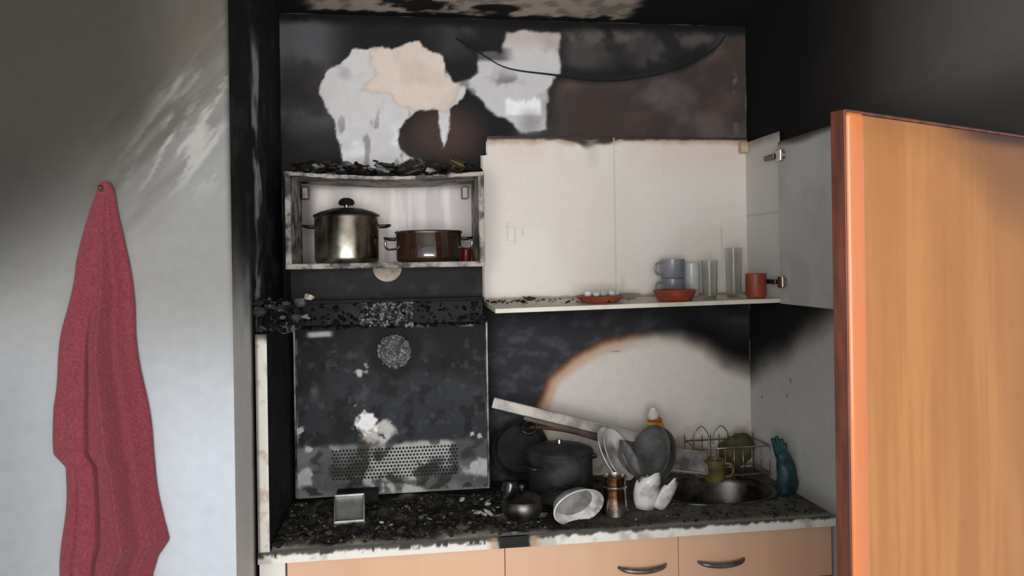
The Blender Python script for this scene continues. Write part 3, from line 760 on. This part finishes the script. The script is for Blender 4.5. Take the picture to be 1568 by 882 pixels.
R=(math.radians(58),math.radians(10),.1);c=(1.025,-.25,1.0)
box('base',c[0]-.07,c[0]+.07,c[1]-.04,c[1]+.04,c[2]-.003,c[2]+.001,M_porc2,P,.001,R,c)
for s in (-1,1):
    box('rim_a',c[0]-.07,c[0]+.07,c[1]+s*.04-.003,c[1]+s*.04+.003,c[2]-.003,c[2]+.014,M_rail,P,.001,R,c)
    box('rim_b',c[0]+s*.07-.003,c[0]+s*.07+.003,c[1]-.04,c[1]+.04,c[2]-.003,c[2]+.014,M_rail,P,.001,R,c)
mug('yellow_cup',1.13,-.245,.038,.08,M_dullyel,z=.925,side=1)
P=grp('wire_dish_rack',(1.24,-.13,.95))
M_wire=mat_mix('rack_wire',(110,100,84),(190,186,176),20,.35,.6,.3,metal=.8,bump=0)
x0,x1,ya,yb=1.09,1.375,-.19,-.05
for z in (.925,1.03):
    tube('ring',[(x0,ya,z),(x1,ya,z),(x1,yb,z),(x0,yb,z)],.003,M_wire,P,cyc=True)
for i in range(9):
    x=x0+(x1-x0)*i/8
    tube('rib_%d'%i,[(x,ya,1.03),(x,ya,.912),(x,yb,.912),(x,yb,1.05)],.002,M_wire,P,seg=6)
for cx in (1.13,1.21):
    tube('loop',[(cx-.03,-.12,1.03),(cx-.028,-.12,1.07),(cx,-.12,1.10),(cx+.028,-.12,1.07),(cx+.03,-.12,1.03)],.0022,M_wire,P,seg=6,smooth_n=4)
def lump(name,c,s,mat,seed,amp=.35,parent=None,n=26):
    V=[];F=[]
    for i in range(n+1):
        th=math.pi*i/n
        for k in range(2*n):
            f=2*math.pi*k/(2*n)
            x,y,z=math.sin(th)*math.cos(f),math.sin(th)*math.sin(f),math.cos(th)
            w=1+amp*(float(fbm(np.array(x*1.0+z*.6+seed),np.array(y+z*.8),2.2,4,seed))-.5)*2
            V.append((c[0]+s[0]*x*w,c[1]+s[1]*y*w,c[2]+s[2]*z*w))
    for i in range(n):
        for k in range(2*n):
            F.append((i*2*n+k,i*2*n+(k+1)%(2*n),(i+1)*2*n+(k+1)%(2*n),(i+1)*2*n+k))
    return meshob(name,V,F,mat,parent,smooth=True)
lump('crumpled_dishcloth',(1.275,-.12,1.00),(.068,.05,.060),M_olive,5)
P=grp('teal_rubber_glove',(1.345,-.375,.902))
ob=tube('cuff_and_palm',[(1.348,-.375,.904),(1.348,-.375,.94),(1.345,-.378,.98),(1.338,-.378,1.02),(1.325,-.375,1.055)],[.030,.040,.036,.031,.024],M_teal,P,seg=22,smooth_n=7,flat=.7)
for v in ob.data.vertices:
    k=.010*(float(fbm(np.array(v.co.x*1.0),np.array(v.co.z*1.0+v.co.y*2),28,3,400))-.5)*2
    v.co.x+=k;v.co.y+=k*.6
for i,(dx,dz) in enumerate(((-.028,.060),(-.012,.066),(.006,.056),(.020,.040))):
    tube('finger_%d'%i,[(1.325+dx*.4,-.375,1.045),(1.322+dx*.8,-.38,1.06+dz*.45),(1.318+dx,-.382,1.045+dz)],[.011,.010,.006],M_teal,P,smooth_n=4)
P=grp('charred_glass_jar',(.36,-.30,.902))
lathe('jar',[(0,.902),(.03,.902),(.034,.91),(.034,.96),(.026,.975),(.026,.985),(.022,.985),(.022,.97),(.03,.955),(.03,.91),(0,.907)],mat_mix('dark_green_glass',(24,32,28),(44,56,50),12,.4,.6,.15,bump=0,spec=.8),P,(.36,-.30,0))

# ---------------------------------------------------------------- towel
U=grp('bath_towel',(-.756,YF-.02,1.96))
ZL=[(1.968,-.765,-.742),(1.95,-.773,-.731),(1.883,-.790,-.716),(1.833,-.803,-.705),(1.766,-.824,-.696),(1.582,-.858,-.681),(1.40,-.884,-.657),(1.28,-.879,-.644),(1.247,-.852,-.639),(1.163,-.857,-.629),(1.096,-.861,-.620),(1.046,-.865,-.611),(1.004,-.869,-.640),(.96,-.872,-.651),(.80,-.878,-.655),(.70,-.88,-.652)]
zs=np.array([a[0] for a in ZL])[::-1];ls=np.array([a[1] for a in ZL])[::-1];rs=np.array([a[2] for a in ZL])[::-1]
nz_,ns=170,150;V=[];F=[]
for i in range(nz_+1):
    z=1.968-(1.968-.70)*i/nz_
    l=float(np.interp(z,zs,ls));r=float(np.interp(z,zs,rs));g=min(1,(1.97-z)/.5)
    l+=.004*math.sin(z*23);r+=.004*math.sin(z*19+1)
    c1=.60-.10*(z-1.3);c2=.80-.12*(z-1.3);c3=.42+.05*math.sin(z*4);c4=.22+.06*math.sin(z*3+1)
    for k in range(ns+1):
        s=k/ns;x=l+(r-l)*s
        env=math.sin(math.pi*min(max(s,0),1))**.45
        f=.5+.35*math.sin(s*9+z*1.5)+.15*math.sin(s*17-z*2)
        f+=1.5/(1+math.exp(-(s-c1)*110))-1.6*ss(0,1,(s-c1)*6)
        f+=.9/(1+math.exp(-(s-c2)*110))-.9*ss(0,1,(s-c2)*6)
        f-=.7*math.exp(-((s-c3)/.018)**2)*min(1,max(0,(1.75-z)*4))
        f-=.5*math.exp(-((s-c4)/.022)**2)*min(1,max(0,(1.45-z)*4))
        y=YF-.006-max(0,env*(.016+.026*g*(.55+f)))-.003*float(vn(np.array(x*40.),np.array(z*9.)))
        V.append((x,min(y,YF-.004),z))
w=ns+1
for i in range(nz_):
    for k in range(ns):F.append((i*w+k,(i+1)*w+k,(i+1)*w+k+1,i*w+k+1))
ob=meshob('towel_cloth',V,F,M_red,U,smooth=True)
tube('towel_hook',[(-.756,YF+.005,1.945),(-.756,YF-.02,1.945),(-.756,YF-.03,1.955)],.006,M_rbr,U,smooth_n=4)

# ---------------------------------------------------------------- room door (open, beech)
U=grp('door_1',(1.39,-1.46,0))
ux,uy=.913,.407; nxn,nyn=.407,-.913
F0=(.760,-1.742)
def dbox(name,t0,t1,d0,d1,z0,z1,mat,bev=.003,seg=3):
    V=[]
    for t in (t0,t1):
        for dd in (d0,d1):
            for z in (z0,z1):V.append((F0[0]+ux*t+nxn*dd,F0[1]+uy*t+nyn*dd,z))
    ob=meshob(name,V,[(0,1,3,2),(4,6,7,5),(0,4,5,1),(2,3,7,6),(0,2,6,4),(1,5,7,3)],mat,U)
    m=ob.modifiers.new('b','BEVEL');m.width=bev;m.segments=seg;m.limit_method='ANGLE'
    return ob
def dface(t,z):
    g=fbm(t,z*.06,60,4,200);g2=fbm(t,z*.1,12,3,201)
    C=fill(t,(154,103,58));C=mix(C,(165,113,66),ss(.3,.7,g));C=mix(C,(148,97,54),ss(.45,.7,g2)*.6)
    sc_=ss(.0,.18,z-1.91+.18*ss(.2,.6,t)+.03*(fbm(t,z,6,3,203)-.5))
    C=mix(C,(108,72,46),sc_*.7)
    C=mix(C,(40,28,22),ss(.03,.0,1.995-z)*ss(.25,.5,t)*.8)
    return C
dbox('leaf',.004,.675,-.03,-.006,.01,1.998,M_doord)
painted('leaf_face',(F0[0]+ux*.046+nxn*-.0045,F0[1]+uy*.046+nyn*-.0045,.012),(ux,uy,0),(0,0,1),.628,1.984,.008,dface,M_doorface,U)
dbox('edge_lipping',.0,.048,-.028,.0,.01,2.0,M_doore,.009,5)
dbox('edge_shaded',-.003,.004,-.034,-.006,.01,2.003,M_doord,.002)  # dark strip: the free edge's shaded side, painted into its colour
dbox('top_scorched',.0,.675,-.036,-.006,1.998,2.004,M_doord,.002)

# ---------------------------------------------------------------- light
w=bpy.data.worlds.new('w');sc.world=w;w.use_nodes=True
w.node_tree.nodes['Background'].inputs[0].default_value=(.84,.90,1,1)
w.node_tree.nodes['Background'].inputs[1].default_value=1.0
def area(name,loc,target,size,sy,e,col):
    l=bpy.data.lights.new(name,'AREA');l.shape='RECTANGLE';l.size=size;l.size_y=sy;l.energy=e;l.color=col
    o=bpy.data.objects.new(name,l);COL.objects.link(o);o.location=loc
    o.rotation_euler=(Vector(target)-Vector(loc)).to_track_quat('-Z','Y').to_euler();return o
area('window_light',(0,-4.5,1.7),(.4,-.3,1.35),2.7,1.6,132,(1,.985,.96))

# ---------------------------------------------------------------- camera
cam=bpy.data.cameras.new('camera');co=bpy.data.objects.new('camera',cam);COL.objects.link(co)
sc.camera=co
cam.sensor_width=36;cam.lens=36*1180/1568;cam.shift_y=-.0262;cam.clip_start=.02
yaw=.14;roll=.015
Fd=Vector((math.sin(yaw),math.cos(yaw),0));Rt=Vector((math.cos(yaw),-math.sin(yaw),0));Up=Vector((0,0,1))
R2=Rt*math.cos(roll)-Up*math.sin(roll);U2=Rt*math.sin(roll)+Up*math.cos(roll)
co.matrix_world=Matrix(((R2.x,U2.x,-Fd.x,0),(R2.y,U2.y,-Fd.y,-2.97),(R2.z,U2.z,-Fd.z,1.75),(0,0,0,1)))
